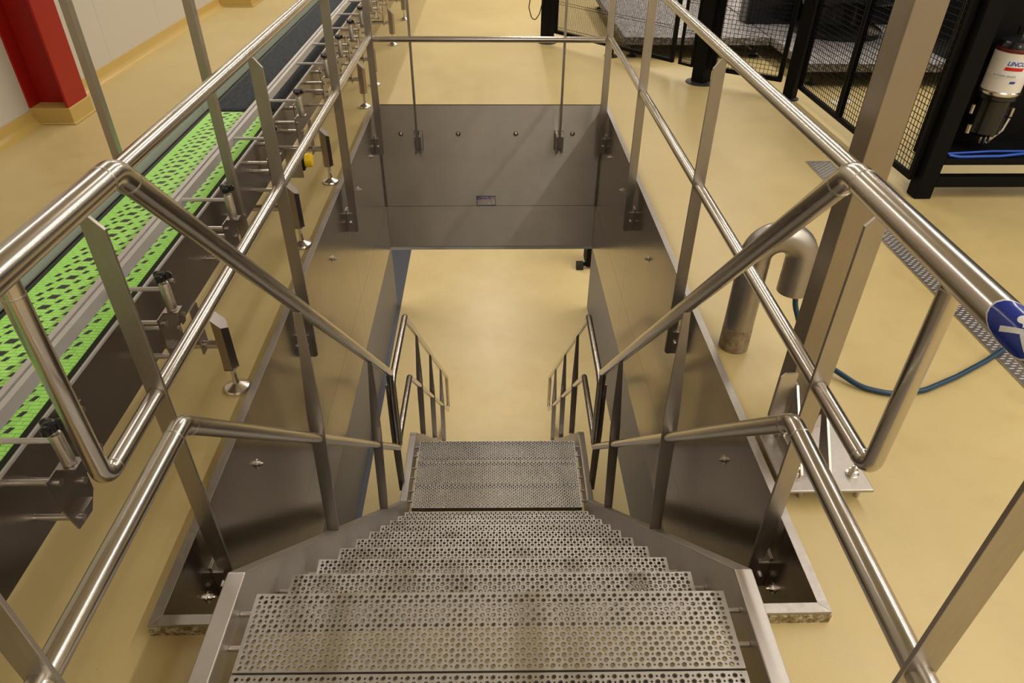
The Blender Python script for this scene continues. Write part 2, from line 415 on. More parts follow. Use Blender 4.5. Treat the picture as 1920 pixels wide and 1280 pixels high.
# ------------------------------------------------------------------ staircase
SR = -0.013; SLOC = (-.02, 0, 0)
TW = .59
def perf_mesh(depth, name, nrows=15):
    b = MB(); P = .0277; bw = .0166; sw = P-bw; ph = depth-.008; rh = ph/nrows; T = .003
    x0 = -TW
    def ring(cx, cy, w, h, r, n, raised):
        hx, hy = w/2, h/2; outer = []; q = n//4
        cs = [(-hx,-hy),(hx,-hy),(hx,hy),(-hx,hy)]
        for s_ in range(4):
            a, c = cs[s_], cs[(s_+1) % 4]
            for k in range(q): t = k/q; outer.append((cx+a[0]+(c[0]-a[0])*t, cy+a[1]+(c[1]-a[1])*t, 0))
        rings = [outer]
        def circ(r_, z): return [(cx+r_*math.cos(-3*math.pi/4+2*math.pi*k/n), cy+r_*math.sin(-3*math.pi/4+2*math.pi*k/n), z) for k in range(n)]
        if raised: rings += [circ(r+.0013, 0), circ(r+.0006, .0016), circ(r, .0010), circ(r-.0002, -T)]
        else: rings += [circ(r, 0), circ(r, -T)]
        base = 0; vs = [p for rg in rings for p in rg]; fs = []
        for i in range(len(rings)-1):
            for k in range(n): fs.append((i*n+k, i*n+(k+1) % n, (i+1)*n+(k+1) % n, (i+1)*n+k))
        b.add(vs, fs)
    def quad(xa, xb, ya, yb_):
        if xb-xa > 1e-5: b.add([(xa,ya,0),(xb,ya,0),(xb,yb_,0),(xa,yb_,0)], [(0,1,2,3)])
    for r_ in range(nrows):
        ya = -depth+.004+r_*rh; yb_ = ya+rh; cy = (ya+yb_)/2
        x = -TW+.006; quad(-TW, x, ya, yb_)
        seq = 0 if r_ % 2 == 0 else 1
        if seq == 1:
            ring(x+sw/2+.0015, cy, sw+.003, rh, .0029, 8, False); x += sw+.003
            ln = P/2-(sw+.003)/1.0
        while True:
            if x+bw > TW-.006: break
            ring(x+bw/2, cy, bw, rh, .0050, 12, True); x += bw
            if x+sw > TW-.006: break
            ring(x+sw/2, cy, sw, rh, .0029, 8, False); x += sw
        quad(x, TW, ya, yb_)
    quad(-TW, TW, -depth, -depth+.004); quad(-TW, TW, -.004, 0)
    # turned-down edges
    H = .035
    for (p, q) in (((-TW, -depth), (TW, -depth)), ((TW, -depth), (TW, 0)), ((TW, 0), (-TW, 0)), ((-TW, 0), (-TW, -depth))):
        b.add([(p[0],p[1],0),(q[0],q[1],0),(q[0],q[1],-H),(p[0],p[1],-H)], [(0,1,2,3)])
    for ya, yb_ in ((-depth, -depth+.012), (-.012, 0)):
        b.add([(-TW,ya,-H),(TW,ya,-H),(TW,yb_,-H),(-TW,yb_,-H)], [(0,1,2,3)])
    m = b.mesh(name); m.materials.append(M['tread']); return m
PM = perf_mesh(.203, 'perforated_panel'); PT = perf_mesh(.1624, 'perforated_tread', 12)
def make_stair(name, label):
    return empty(name, label, 'stairs', SLOC, SR)
st = make_stair('staircase', 'stainless steel stair of perforated treads going down from platform to landing')
bolt_defs = [(sx, y) for sx in (-1, 1) for y in (-.045, -.135)]
bolt0 = None
def place_tread(parent, y, z, nm, sy=1.0):
    global bolt0
    o = bpy.data.objects.new(nm, PT if nm == 'tread' else PM); C.objects.link(o); o.parent = parent; o.location = (0, y, z); o.scale = (1, sy, 1)
    if bolt0 is None: bolt0 = [MB().cyl((sx*TW, y_, -.018), (sx*(TW+.031), y_, -.018), .007, 8).build('fixing_bolt', M['conn'], o) for (sx, y_) in bolt_defs]
    else:
        for q in bolt0: dup(q, o)
    return o
RISE, GO, Y0, Z0 = .2193, .2115, 1.031, .215
for k in range(-5, 1): place_tread(st, Y0+k*.2085, Z0, 'platform_panel')
for k in range(1, 10): place_tread(st, Y0+k*GO, Z0-k*RISE, 'tread')
ZLd = -1.978
for yv in (3.366, 3.584, 3.80): place_tread(st, yv, ZLd, 'landing_panel', 1.05)
lst = make_stair('lower_staircase', 'lower flight of perforated steel steps running from the landing to the floor below')
for k in range(1, 11): place_tread(lst, 3.80+k*GO, ZLd-k*RISE, 'tread')
# stringers
ZT = .25; KY = 1.07; SLP = 1.035
def stringer(parent, s, upper):
    b = MB(); x0, x1 = sorted((s*.622, s*.668)); D = .235
    if upper:
        yk2 = KY+(ZT+1.94)/SLP
        top = [(-.25, ZT), (KY, ZT), (yk2, -1.94), (3.83, -1.94)]
        bot = [(3.83, -1.94-.17), (yk2, -1.94-.17), (KY+.033, .052), (-.25, .052)]
    else:
        yk = 3.86; ye = 6.2
        top = [(3.832, -1.94), (yk, -1.94), (ye, -1.94-SLP*(ye-yk))]
        bot = [(ye, ZL), (ye-.20, ZL), (3.832, -1.94-.17)]
    x0i = x0 if s > 0 else x0+.0; 
    pts = top+bot
    b.prism(pts, 'x', x0, x1)
    return b.build('stringer', M['stringer'], parent, bevel=.003)
for s in (-1, 1): stringer(st, s, True); stringer(lst, s, False)
# platform legs below floor level edge
for s in (-1, 1):
    MB().box(s*.645-.02, s*.645+.02, -.2, -.16, 0, .052).build('leg', M['stringer'], st)

# handrails of the stair
RT, RK = .0242, .0212
def post_bar(parent, x, yt, zt, yb_, zb, wt=.024, wm=.054, wb=.046, t=.008, foot=True):
    """flat bar, broad face towards the stair, tapering to the top"""
    b = MB(); n = [(0, wt), (.42, wm), (1, wb)]
    vs = []
    for (f, w_) in n:
        y = yt+(yb_-yt)*f; z = zt+(zb-zt)*f
        vs += [(x-w_/2, y-t/2, z), (x+w_/2, y-t/2, z), (x+w_/2, y+t/2, z), (x-w_/2, y+t/2, z)]
    fs = [(0,1,2,3), (11,10,9,8)]
    for i in range(2):
        for k in range(4): fs.append((i*4+k, (i+1)*4+k, (i+1)*4+(k+1) % 4, i*4+(k+1) % 4))
    b.add(vs, fs); o = b.build('post', M['bar'], parent, bevel=.001)
    if foot:
        f = MB(); f.prism([(yb_-.045, zb+.028), (yb_+.035, zb-.055), (yb_+.035, zb-.06), (yb_-.045, zb+.022)], 'x', x-.02, x+.02)
        f.lathe([(.009, 0), (.009, .012), (.005, .015)], (x-.008, yb_-.028, zb+.012), 8)
        f.lathe([(.009, 0), (.009, .012), (.005, .015)], (x+.01, yb_+.022, zb-.042), 8)
        f.build('foot_plate', M['conn'], o)
    return o
def weld(parent, p, d, r, name='weld_ring'):
    p = Vector(p); d = Vector(d).normalized()
    return MB().sweep([p-d*.003, p, p+d*.003], [r, r+.0011, r], 16).build(name, M['conn'], parent, smooth=60)
XI = .647
for s, side in ((-1, 'left'), (1, 'right')):
    h = empty('handrail', side+' stainless steel handrail of the stair, '+('running in front of the green conveyor' if s < 0 else 'carrying the blue sticker'), 'handrail', SLOC, SR, 'handrails beside the stair')
    x = s*XI
    zt, ye = 1.284, 3.25
    top = [(x, -.45, zt), (x, 1.149, zt), (x, ye, -.862), (x, ye, -1.49)]
    kn = [(x, -.45, .758), (x, 1.072, .758), (x, ye, -1.49)]
    MB().sweep(top[:3], RT, 24, fil=.055, fs=8).build('top_rail', M['tube'], h, smooth=50)
    MB().sweep([(x, ye-.02, -.842), (x, ye, -.862), (x, ye, -1.47)], RK, 20, fil=.02).build('drop_tube', M['tube'], h, smooth=50)
    MB().sweep(kn, RK, 24, fil=.05, fs=8).build('knee_rail', M['tube'], h, smooth=50)
    MB().sweep([(x, ye-.0, -1.44), (x, ye+.0, -1.495), (x, ye+.03, -1.47)], RK*1.03, 16, fil=.02).build('elbow', M['tube'], h, smooth=60)
    d = Vector((0, 1.149-3.25, 1.284+.862)).normalized()
    for (p, dd, r) in (((x, 1.105, zt), (0,1,0), RT), ((x, 1.18, zt-.033), d, RT), ((x, 1.03, .758), (0,1,0), RK), ((x, 1.10, .728), d, RK)):
        weld(h, p, dd, r)
    # posts
    for (yt, zr, yb_, zb) in ((1.905, 1.284-1.0215*(1.905-1.149)-.03, 1.79, -.495), (2.80, 1.284-1.0215*(2.80-1.149)-.03, 2.64, -1.375)):
        post_bar(h, x, yt, zr, yb_, zb)
    post_bar(h, x, .53, zt-.02, .53, ZT-.02, wt=.05, wm=.05, wb=.05, foot=False)
    o = post_bar(h, s*(XI+.028), 3.30, -1.0, 3.36, -2.03, wt=.03, wm=.05, wb=.045, foot=False)
    MB().lathe([(.013, 0), (.013, -.004), (.007, -.006), (.007, -.012)], (s*(XI+.028), 3.345, -1.99), 10, 'y').build('bolt', M['conn'], o)
    # lower flight rail
    h2 = empty('landing_handrail', side+' handrail of the landing and lower flight, its loop rising beside the landing', 'handrail', SLOC, SR, 'handrails beside the landing')
    xl = s*(XI-.005); ze = -3.65; zt2 = -.95
    MB().sweep([(xl, 3.28, -1.30), (xl, 3.28, zt2-.02), (xl, 3.33, zt2), (xl, 3.98, zt2), (xl, 6.62, zt2-2.70), (xl, 6.62, zt2-3.2), (xl, 6.4, zt2-3.0)][1:], RK, 18, fil=.03).build('top_rail', M['tube'], h2, smooth=50)
    MB().sweep([(xl, 3.28, zt2-.02), (xl, 3.28, -1.46)], RK, 18).build('end_tube', M['tube'], h2, smooth=50)
    zk2 = -1.45
    MB().sweep([(xl, 3.26, -1.47), (xl, 3.30, zk2), (xl, 3.93, zk2), (xl, 6.55, zk2-2.68)], RK, 18, fil=.03).build('knee_rail', M['tube'], h2, smooth=50)
    for yt in (4.40, 5.15, 5.95):
        post_bar(h2, xl, yt+.05, zt2-1.023*(yt+.05-3.98)-.02, yt-.06, -1.94-SLP*(yt-.06-3.86)+.02, wt=.02, wm=.05, wb=.045)

    if s > 0:   # blue sticker on the tube near the camera
        def patch(rr, cy, ct, ly, lt, m, nm, parent, n=28, rings=5, shape=None):
            b = MB(); vs = [(XI+rr*math.cos(ct), cy, zt+rr*math.sin(ct))]
            for q in range(1, rings+1):
                for k in range(n):
                    a = 2*math.pi*k/n; y = cy+ly*math.cos(a)*q/rings; t = ct+lt*math.sin(a)*q/rings
                    vs.append((XI+rr*math.cos(t), y, zt+rr*math.sin(t)))
            fs = [(0, 1+k, 1+(k+1) % n) for k in range(n)]
            for q in range(rings-1):
                for k in range(n): fs.append((1+q*n+k, 1+q*n+(k+1) % n, 1+(q+1)*n+(k+1) % n, 1+(q+1)*n+k))
            b.add(vs, fs); return b.build(nm, m, parent, smooth=60)
        ct = R(128); cy = .652
        st_ = patch(RT+.0006, cy, ct, .052, R(88), M['swhite'], 'sticker', h)
        st_['label'] = 'round blue sticker with a white figure on the tube'
        patch(RT+.0009, cy, ct, .049, R(83), M['blue'], 'sticker_field', st_)
        patch(RT+.0013, cy+.006, ct-R(18), .008, R(17), M['swhite'], 'figure_head', st_, 14, 2)
        def stroke(ya, ta, yb_, tb, w_):
            b = MB(); n = 8; vs = []
            dy, dt = yb_-ya, (tb-ta)*RT; L = math.hypot(dy, dt); ny, nt = -dt/L*w_, dy/L*w_/RT
            for k in range(n+1):
                f = k/n; y = ya+dy*f; t = ta+(tb-ta)*f
                for sg in (-1, 1):
                    vs.append((XI+(RT+.0013)*math.cos(t+sg*nt), y+sg*ny, zt+(RT+.0013)*math.sin(t+sg*nt)))
            b.add(vs, [(2*k, 2*k+1, 2*k+3, 2*k+2) for k in range(n)]); return b.build('figure_stroke', M['swhite'], st_)
        stroke(cy+.016, ct+R(42), cy-.010, ct+R(8), .0035); stroke(cy-.010, ct+R(8), cy-.032, ct-R(10), .0045)
        stroke(cy-.010, ct+R(8), cy-.034, ct+R(35), .0035); stroke(cy-.002, ct-R(2), cy-.012, ct-R(40), .003)

# ------------------------------------------------------------------ guard railings round the opening
XO = .86; ZG = 1.129; ZM = .597; RG = .0212
PY = (1.37, 2.66, 3.95, 5.25)
def guard_post(parent, s, y, last=False):
    # outline in X-Z: slanted tip, taper to the inside below rim level, rounded foot
    xo, xi = XO+.026, XO-.026
    pts = [(xo-.004, ZG-.005), (xi, ZG-.065), (xi, -.02), (xi+.004, -.20)]
    for k in range(7):
        a = math.pi+math.pi*k/6; pts.append((xi+.004+.019+.019*math.cos(a), -.255+.019*math.sin(a)))
    pts += [(xi+.042, -.20), (xo, 0.02)]
    pts = [(s*p[0], p[1]) for p in pts]
    o = MB().prism(pts, 'y', y-.005, y+.005).build('post', M['bar'], parent, bevel=.001)
    xa = XO-.01
    b = MB()
    x0, x1 = sorted((s*(XO+.002), s*(WX-.001)))
    b.box(x0, x1, y-.014, y-.006, -.265, -.14); x0, x1 = sorted((s*(WX-.005), s*(WX-.0005)))
    b.box(x0, x1, y-.012, y+.04, -.26, -.12)
    b.lathe([(.010, 0), (.010, -.010), (.005, -.014)], (s*(XO+.018), y-.012, -.20), 8, 'y')
    b.build('bracket', M['conn'], o)
    return o
for s, side in ((-1, 'left'), (1, 'right')):
    gr = empty('guard_railing', 'stainless guard railing on flat posts along the '+side+' side of the stair opening', 'railing', (0, 0, 0), 0, 'guard railings beside the opening')
    x = s*XO
    MB().sweep([(x, .12, ZG), (x, 5.30, ZG)], RG, 20).build('top_rail', M['tube'], gr, smooth=50)
    MB().sweep([(x, 1.072, ZG-.01), (x, 1.072, ZM), (x, PY[0]-.006, ZM)], RG, 20, fil=.04).build('end_loop', M['tube'], gr, smooth=50)
    weld(gr, (x, 1.072, ZG-.045), (0,0,1), RG); weld(gr, (x, 1.12, ZM), (0,1,0), RG)
    for a, c in zip(PY[:-1], PY[1:]):
        MB().sweep([(x, a+.006, ZM), (x, c-.006, ZM)], RG, 20).build('mid_rail', M['tube'], gr, smooth=50)
    for y in PY: guard_post(gr, s, y)
fg = empty('end_railing', 'single cross tube held by two thin upright rods over the far steel panel', 'railing', (0, 5.40, 0))
MB().sweep([(-.845, -.12, .575), (.845, -.12, .575)], RG, 20).build('cross_tube', M['tube'], fg, smooth=50)
MB().sweep([(-.845, -.12, 1.12), (.845, -.12, 1.12)], RG, 20).build('top_rail', M['tube'], fg, smooth=50)
for x in (-.583, .548):
    o = MB().box(x-.009, x+.009, -.052, -.040, -.26, 1.12).build('rod', M['bar'], fg)
    b = MB()
    for q in (-.026, .010): b.box(x+q, x+q+.02, -.040, .078, -.30, -.17)
    b.box(x-.036, x+.036, .072, .079, -.315, -.155); b.build('bracket', M['conn'], o)
    b = MB()
    for q in (-.022, .022):
        for z in (-.19, -.285): b.lathe([(.005, 0), (.005, -.004)], (x+q, -.040, z), 8, 'y')
    b.build('bolt', M['conn'], o)

# ------------------------------------------------------------------ conveyors
CX0, CX1, CZ = -1.416, -1.105, .62      # belt edges and height
SX = -1.078                              # outer face of the near side frame
leg0 = None
def conveyor(y0, y1, bm, label, legs, far=False):
    cv = empty('belt_conveyor', label, 'conveyor', (CX0, y0, 0), 0, 'belt conveyors in one line')
    L = y1-y0; W = CX1-CX0
    def c(b, nm, m, parent=cv, **k): return b.build(nm, m, parent, **k)
    # belt: closed loop with rounded ends
    b = MB(); r = .03; pts = []
    for k in range(7):
        a = math.pi/2+math.pi*k/6; pts.append((r+r*math.cos(a), CZ-r+r*math.sin(a)))
    for k in range(7):
        a = -math.pi/2+math.pi*k/6; pts.append((L-.004-r+r*math.cos(a), CZ-r+r*math.sin(a)))
    b.prism(pts, 'x', 0, W); c(b, 'belt', bm)
    # dark toothed edge strip and plate edge
    b = MB()
    b.box(W+.0005, W+.0195, .004, L-.004, CZ-.03, CZ-.003)
    b.box(-.022, -.0005, .004, L-.004, CZ-.03, CZ-.004); c(b, 'edge_strip', M['blackr'])
    sx = SX-CX0
    b = MB(); b.box(sx-.004, sx, .002, L-.002, .385, .612); c(b, 'side_frame', M['cframe'])
    b = MB(); b.box(-.034, -.030, .002, L-.002, .385, .615); c(b, 'side_frame', M['cframe'])
    b = MB(); b.box(sx-.0065, sx+.0005, .002, L-.002, .612, .620); c(b, 'wear_strip', M['alu'])
    b = MB(); b.box(0, W, .05, L-.05, .40, .405); c(b, 'bottom_plate', M['cframe'])
    # aluminium side guide over the belt
    gx = -1.135-CX0
    b = MB(); b.box(gx-.019, gx-.003, .002, L-.002, .668, .700); b.box(gx+.002, gx+.019, .002, L-.002, .660, .697); b.box(gx-.0185, gx+.0185, .003, L-.003, .6645, .688)
    c(b, 'guide_rail', M['alu'])
    # ribbed guide on the far side
    b = MB(); b.box(-.110, -.045, .002, L-.002, .60, .655)
    n = int(L/.014)
    for k in range(n): b.box(-.108, -.047, k*.014+.002, k*.014+.009, .655, .69)
    c(b, 'ribbed_guide', M['rib'])
    return cv
M['rib'] = mat('pale_green_roller_strip', (.34,.40,.33), .35)
GR = 'belt conveyors in one line'
YC = (-.6, 3.56, 7.5, 11.0)
cvs = [conveyor(YC[0], YC[1], M['belt'], 'nearest conveyor section with a bright green link belt full of dark holes', 0),
       conveyor(YC[1], YC[2], M['bluebelt'], 'middle conveyor section with a dark blue-grey fabric belt', 0),
       conveyor(YC[2], YC[3], M['belt2'], 'farthest conveyor section with a plain lime green belt', 0)]
def sec(y):
    for i in range(3):
        if y < YC[i+1]: return cvs[i], YC[i]
    return cvs[2], YC[2]
def loc_(y): c_, y0 = sec(y); return c_, y-y0
# guide holders: bracket plate, clamp, star knob, rod
hold0 = None
for y in (1.112, 1.735, 2.345, 2.97, 3.50, 4.19, 4.65, 5.09, 5.55, 6.05, 6.6, 7.2, 7.9, 8.6):
    c_, ly = loc_(y)
    if hold0 is None:
        o = SX-CX0; kx = -.950-CX0
        b = MB(); b.cyl((-1.135-CX0, 0, .685), (kx+.01, 0, .685), .0068, 12)
        rod = b.build('guide_rod', M['alu'], c_, smooth=50)
        MB().lathe([(.015, .615), (.015, .70), (.013, .706), (.009, .708), (.009, .716)], (kx, 0, 0), 14).build('clamp', M['conn'], rod, smooth=40)
        b = MB(); b.lathe([(.008, .712), (.015, .718), (.015, .736), (.008, .742)], (kx, 0, 0), 12)
        for q in range(3):
            a = q*2*math.pi/3+.5; dx, dy = math.cos(a)*.017, math.sin(a)*.017
            b.lathe([(.004, .716), (.011, .720), (.011, .735), (.004, .740)], (kx+dx, dy, 0), 10)
        b.build('star_knob', M['blackg'], rod, smooth=40)
        px = kx-.022
        b = MB(); b.prism([(-.055, .612), (.03, .612), (.06, .54), (.055, .47), (.02, .43), (-.04, .435), (-.055, .51)], 'x', px-.004, px)
        b.box(px, kx+.022, -.020, .020, .610, .614); b.box(px, px+.035, -.045, .0, .500, .502)
        b.build('holder_plate', M['cframe'], rod)
        for (py, pz) in ((-.03, .585), (.035, .52), (-.02, .455)):
            MB().cyl((o, py, pz), (px+.008, py, pz), .009, 10).build('spacer_pin', M['conn'], rod, smooth=50)
        b = MB(); b.prism([(.20, .60), (.235, .60), (.235, .44), (.225, .42), (.20, .42)], 'x', o+.034, o+.038); b.build('link_bar', M['cframe'], rod)
        for pz in (.58, .45): MB().cyl((o, .218, pz), (o+.045, .218, pz), .009, 10).build('spacer_pin', M['conn'], rod, smooth=50)
        rod.location = (0, ly, 0); hold0 = rod
    else:
        r_ = dup_tree(hold0, c_, (0, ly, 0))
# legs
LEGS = (-.2, 2.10, 3.27, 4.09, 5.57, 6.17, 7.58, 8.78)
leg0 = None
for y in LEGS:
    c_, ly = loc_(y)
    if leg0 is None:
        o = -1.0-CX0
        oct_ = [(.030*math.cos(R(60*k+0)), .036*math.sin(R(60*k+0))) for k in range(6)]
        b = MB(); n = 6
        vs = [(o+p[0], p[1], .115) for p in oct_] + [(o+p[0], p[1], .325-max(-.03, min(.03, p[0]))*1.1) for p in oct_]
        b.add(vs, [tuple(range(6))[::-1], tuple(range(6, 12))]+[(i, (i+1) % 6, 6+(i+1) % 6, 6+i) for i in range(6)])
        b.add([(o+p[0]*1.05, p[1]*1.05, .112) for p in oct_]+[(o+p[0]*1.05, p[1]*1.05, .115) for p in oct_], [tuple(range(6))[::-1], tuple(range(6, 12))]+[(i, (i+1) % 6, 6+(i+1) % 6, 6+i) for i in range(6)])
        lg = b.build('leg', M['cframe'], c_)
        MB().lathe([(.046, 0), (.050, .006), (.046, .014), (.030, .022), (.013, .032), (.010, .05), (.010, .112)], (o, 0, 0), 24).build('levelling_foot', M['polish'], lg, smooth=35)
        MB().box(SX-CX0+.0005, SX-CX0+.006, -.03, .03, .19, .384).build('leg_bracket', M['cframe'], lg)
        b = MB(); b.cyl((-.03, 0, .215), (o-.02, 0, .215), .016, 12); b.build('cross_tube', M['conn'], lg, smooth=50)
        MB().lathe([(.046, 0), (.050, .006), (.046, .014), (.030, .022), (.013, .032), (.010, .05), (.010, .112), (.03, .114), (.03, .385)], (-.035, 0, 0), 16).build('rear_leg', M['cframe'], lg, smooth=35)
        lg.location = (0, ly, 0); leg0 = lg
    else: dup_tree(leg0, c_, (0, ly, 0))
# emergency stop below the near section
es = empty('emergency_stop', 'yellow and black stop button box hung below the conveyor side', 'button', (-1.0, 3.50, .0))
for (nm, m, bx) in (('mounting_plate', M['conn'], (-.06, .02, -.05, -.045, .30, .46)), ('housing', M['blackg'], (-.04, .03, -.04, .05, .335, .40))):
    MB().box(*bx).build(nm, m, es, bevel=.004)
MB().lathe([(.036, 0), (.036, .022), (.030, .034), (.012, .036)], (.03, .005, .375), 20, 'x').build('button_cap', M['yellow'], es, smooth=40)
# upright square posts beside the conveyor
for (x, y, z0, lb) in ((-1.50, 2.72, .40, 'square steel upright behind the conveyor, left of the picture'), (-1.03, 2.62, .36, 'square steel upright bolted to the near side of the conveyor')):
    p = empty('support_upright', lb, 'upright', (x, y, 0), 0, 'uprights beside the conveyor')
    MB().box(-.016, .016, -.016, .016, z0, 3.2).build('post', M['bar2'] if 'bar2' in M else M['bar'], p, bevel=.002)
    b = MB(); b.cyl((-.055 if x > -1.2 else .06, 0, z0+.05), (.02, 0, z0+.05), .008, 10); b.cyl((-.055 if x > -1.2 else .06, 0, z0+.13), (.02, 0, z0+.13), .008, 10)
    b.build('bolt', M['conn'], p)
cb = MB().sweep([(-1.53, 2.72, 1.28), (-1.60, 2.74, 1.36), (-1.75, 2.78, 1.47), (-2.2, 2.9, 1.7)], .004, 8, fil=.05).build('cable', M['blackr'])
tag(cb, 'thin black cable looping off the left square upright', 'cable')

# ------------------------------------------------------------------ red column
rc = empty('red_column', 'bright red steel H-section column on a yellow plinth at the left wall', 'column', (-3.24, 5.32, .115))
b = MB(); b.box(.128, .145, -.145, .145, 0, 4.15); b.box(-.145, -.128, -.145, .145, 0, 4.15); b.box(-.128, .128, -.006, .006, 0, 4.15)
b.build('steel_section', M['red'], rc, bevel=.002)

# ------------------------------------------------------------------ right side: stainless column
sc_ = empty('steel_column', 'square stainless column bolted to the floor on a raised base plate', 'column', (1.045, 1.80, 0))
MB().box(-.043, .043, -.045, .045, .062, 4.3).build('shaft', M['col'], sc_, bevel=.003)
b = MB(); b.box(-.105, .190, -.32, .02, .050, .062); b.build('base_plate', M['rim'], sc_, bevel=.004)
def gusset(x, y0, y1, h):
    # plate in the Y-Z plane with a slot
    b = MB(); t = .004; d = 1 if y1 > y0 else -1; L = abs(y1-y0)
    def P(u, v): return (y0+d*u, .062+v)
    out = [(0, h), (0, 0), (L, 0), (L, .02), (.03, h)]
    slot = [(.25*L, .55*h), (.22*L, .12*h), (.55*L, .12*h), (.50*L, .22*h), (.30*L, .6*h)]
    fs = []
    vs = [(x-t, *P(*p)) for p in out]+[(x-t, *P(*p)) for p in slot]+[(x+t, *P(*p)) for p in out]+[(x+t, *P(*p)) for p in slot]
    for k in range(5):
        k2 = (k+1) % 5
        fs += [(k, k2, 5+k2, 5+k), (10+k2, 10+k, 15+k, 15+k2), (k2, k, 10+k, 10+k2), (5+k, 5+k2, 15+k2, 15+k)]
    b.add(vs, fs); return b.build('gusset', M['conn'], sc_)
for x in (-.035, .060): gusset(x, -.046, -.27, .24)
b = MB(); b.prism([(-.044, .35), (-.044, .062), (-.098, .062), (-.098, .335), (-.085, .35)], 'y', -.075, -.067); b.build('gusset', M['conn'], sc_)
b = MB(); b.prism([(.044, .30), (.044, .062), (.145, .062), (.140, .10), (.066, .30)], 'y', -.02, -.012); b.build('gusset', M['conn'], sc_)
for (x, y) in ((-.045, -.25), (.145, -.25)):
    MB().lathe([(.021, .062), (.021, .066), (.015, .067), (.015, .082), (.009, .084), (.009, .10), (.002, .104)], (x, y, 0), 14).build('anchor_bolt', M['polish'], sc_, smooth=40)
for (x, y) in ((-.03, -.29), (.160, -.29)):
    MB().lathe([(.008, 0), (.008, .05)], (x, y, 0), 10).build('anchor_stud', M['conn'], sc_)

# gooseneck vent pipe
gp = empty('vent_pipe', 'thick gooseneck steel pipe curving over beside the stair opening', 'pipe', (1.035, 2.35, 0))
arc = []
h0, rb = .445, .085
for k in range(17):
    a = math.pi-math.pi*k/16; arc.append((rb+rb*math.cos(a), -.03*k/16, h0+rb*math.sin(a)))
MB().sweep([(0, 0, .11), (0, 0, h0-.02)]+arc+[(2*rb, -.03, h0-.15)], .060, 28).build('bend', M['pipe'], gp, smooth=50)
M['stain'] = mat('stained_pipe_base', (.33,.26,.17), .5, .5)
Lk(M['stain'], ramp(M['stain'], noise(M['stain'], 25, (1,1,1), 6, .8), [(.35, (.17,.12,.06)), (.65, (.42,.36,.27))]), bsdf(M['stain']).inputs['Base Color'])
MB().lathe([(.0615, 0), (.0605, .105), (.0595, .109), (.05, .112)], (0, 0, 0), 28).build('pipe_base', M['stain'], gp, smooth=50, label='stained lower end of the pipe')
hs = MB().sweep([(1.205, 2.31, .36), (1.225, 2.30, .24), (1.27, 2.26, .12), (1.36, 2.17, .035), (1.457, 2.05, .013), (1.565, 2.005, .013), (1.706, 2.03, .013), (1.878, 2.11, .015), (2.044, 2.20, .019), (2.25, 2.33, .020), (2.5, 2.6, .016)], .011, 12, fil=.15, fs=5).build('hose', M['hose'], smooth=60)
tag(hs, 'blue hose coming out of the gooseneck pipe and lying on the floor', 'hose')

# drain cover strip with raised lugs
dr = empty('drain_cover', 'long chequered steel drain cover let into the right floor', 'drain cover', (2.24, 2.9, 0))
MB().box(-.112, .112, -2.2, 1.51, .0005, .004).build('plate', M['drain'], dr)
b = MB()
for fr in (-.118, .112): b.box(fr, fr+.006, -2.2, 1.51, .0005, .006)
b.box(-.118, .118, 1.51, 1.516, .0005, .006); b.build('edge_frame', M['conn'], dr)
b = MB(); ny = 0; y = -2.18
while y < 1.49:
    for k in range(6):
        x = -.094+k*.036+(.018 if ny % 2 else 0)
        if x+.011 > .108: continue
        b.add([(x-.011, y-.003, .004), (x+.011, y-.003, .004), (x+.011, y+.003, .004), (x-.011, y+.003, .004), (x-.006, y, .0055), (x+.006, y, .0055)],
              [(0,1,5,4), (1,2,5), (2,3,4,5), (3,0,4)])
    y += .0165; ny += 1
b.build('raised_lugs', M['drainlug'], dr)['kind'] = 'stuff'

# ------------------------------------------------------------------ black mesh fence
def fence_panel(a, c, z0, z1, label, mx, mz, mode, t=.03, extra=()):
    a = Vector((a[0], a[1], 0)); c = Vector((c[0], c[1], 0)); L = (c-a).length
    o = empty('mesh_fence', label, 'fence', a, math.atan2(c.y-a.y, c.x-a.x), 'black mesh fence panels')
    b = MB()
    b.box(0, L, -t/2, t/2, z0, z0+t); b.box(0, L, -t/2, t/2, z1-t, z1); b.box(0, t, -t/2, t/2, z0+t, z1-t); b.box(L-t, L, -t/2, t/2, z0+t, z1-t)
    for e in extra: b.box(e-t/2, e+t/2, -t/2, t/2, z0+t, z1-t)
    b.build('frame', M['black'], o)
    b = MB(); r = .0016; x = t+.01
    while x < L-t: b.box(x-r, x+r, -r, r, z0+t, z1-t); x += mx
    z = z0+t+.01
    while z < z1-t:
        b.box(t, L-t, -r-.003, -r, z-r, z+r)
        if mode: b.box(t, L-t, r, r+.003, z+.02-r, z+.02+r)
        z += mz
    b.build('wire_mesh', M['black'], o)
    return o
def fence_post(x, y, wd, label, base=.11, h=2.3, rot=0):
    p = empty('fence_post', label, 'post', (x, y, 0), rot, 'black fence posts')
    MB().box(-wd/2, wd/2, -wd/2, wd/2, .012, h).build('post', M['black'], p)
    MB().lathe([(base, 0), (base, .008), (base*.7, .012)], (0,0,0), 20).build('base_plate', M['blackr'], p)
    return p
A, B_, Cc = (.60, 7.72), (1.84, 6.30), (2.46, 5.83)
an = math.atan2(B_[1]-A[1], B_[0]-A[0])
fence_panel((A[0]+.07, A[1]-.08), (1.66, 6.50), .11, 2.2, 'swing gate panel of closely spaced upright wires, farthest of the black fence', .0125, .24, True)
fence_post(A[0], A[1], .10, 'black fence post at the far left end of the fence', .10, rot=an)
fence_post(1.20, 7.16, .03, 'thin black gate foot under the wire gate panel', .07, h=.115, rot=an)
gt = MB().box(-.09, .09, -.02, .02, .09, 2.2)
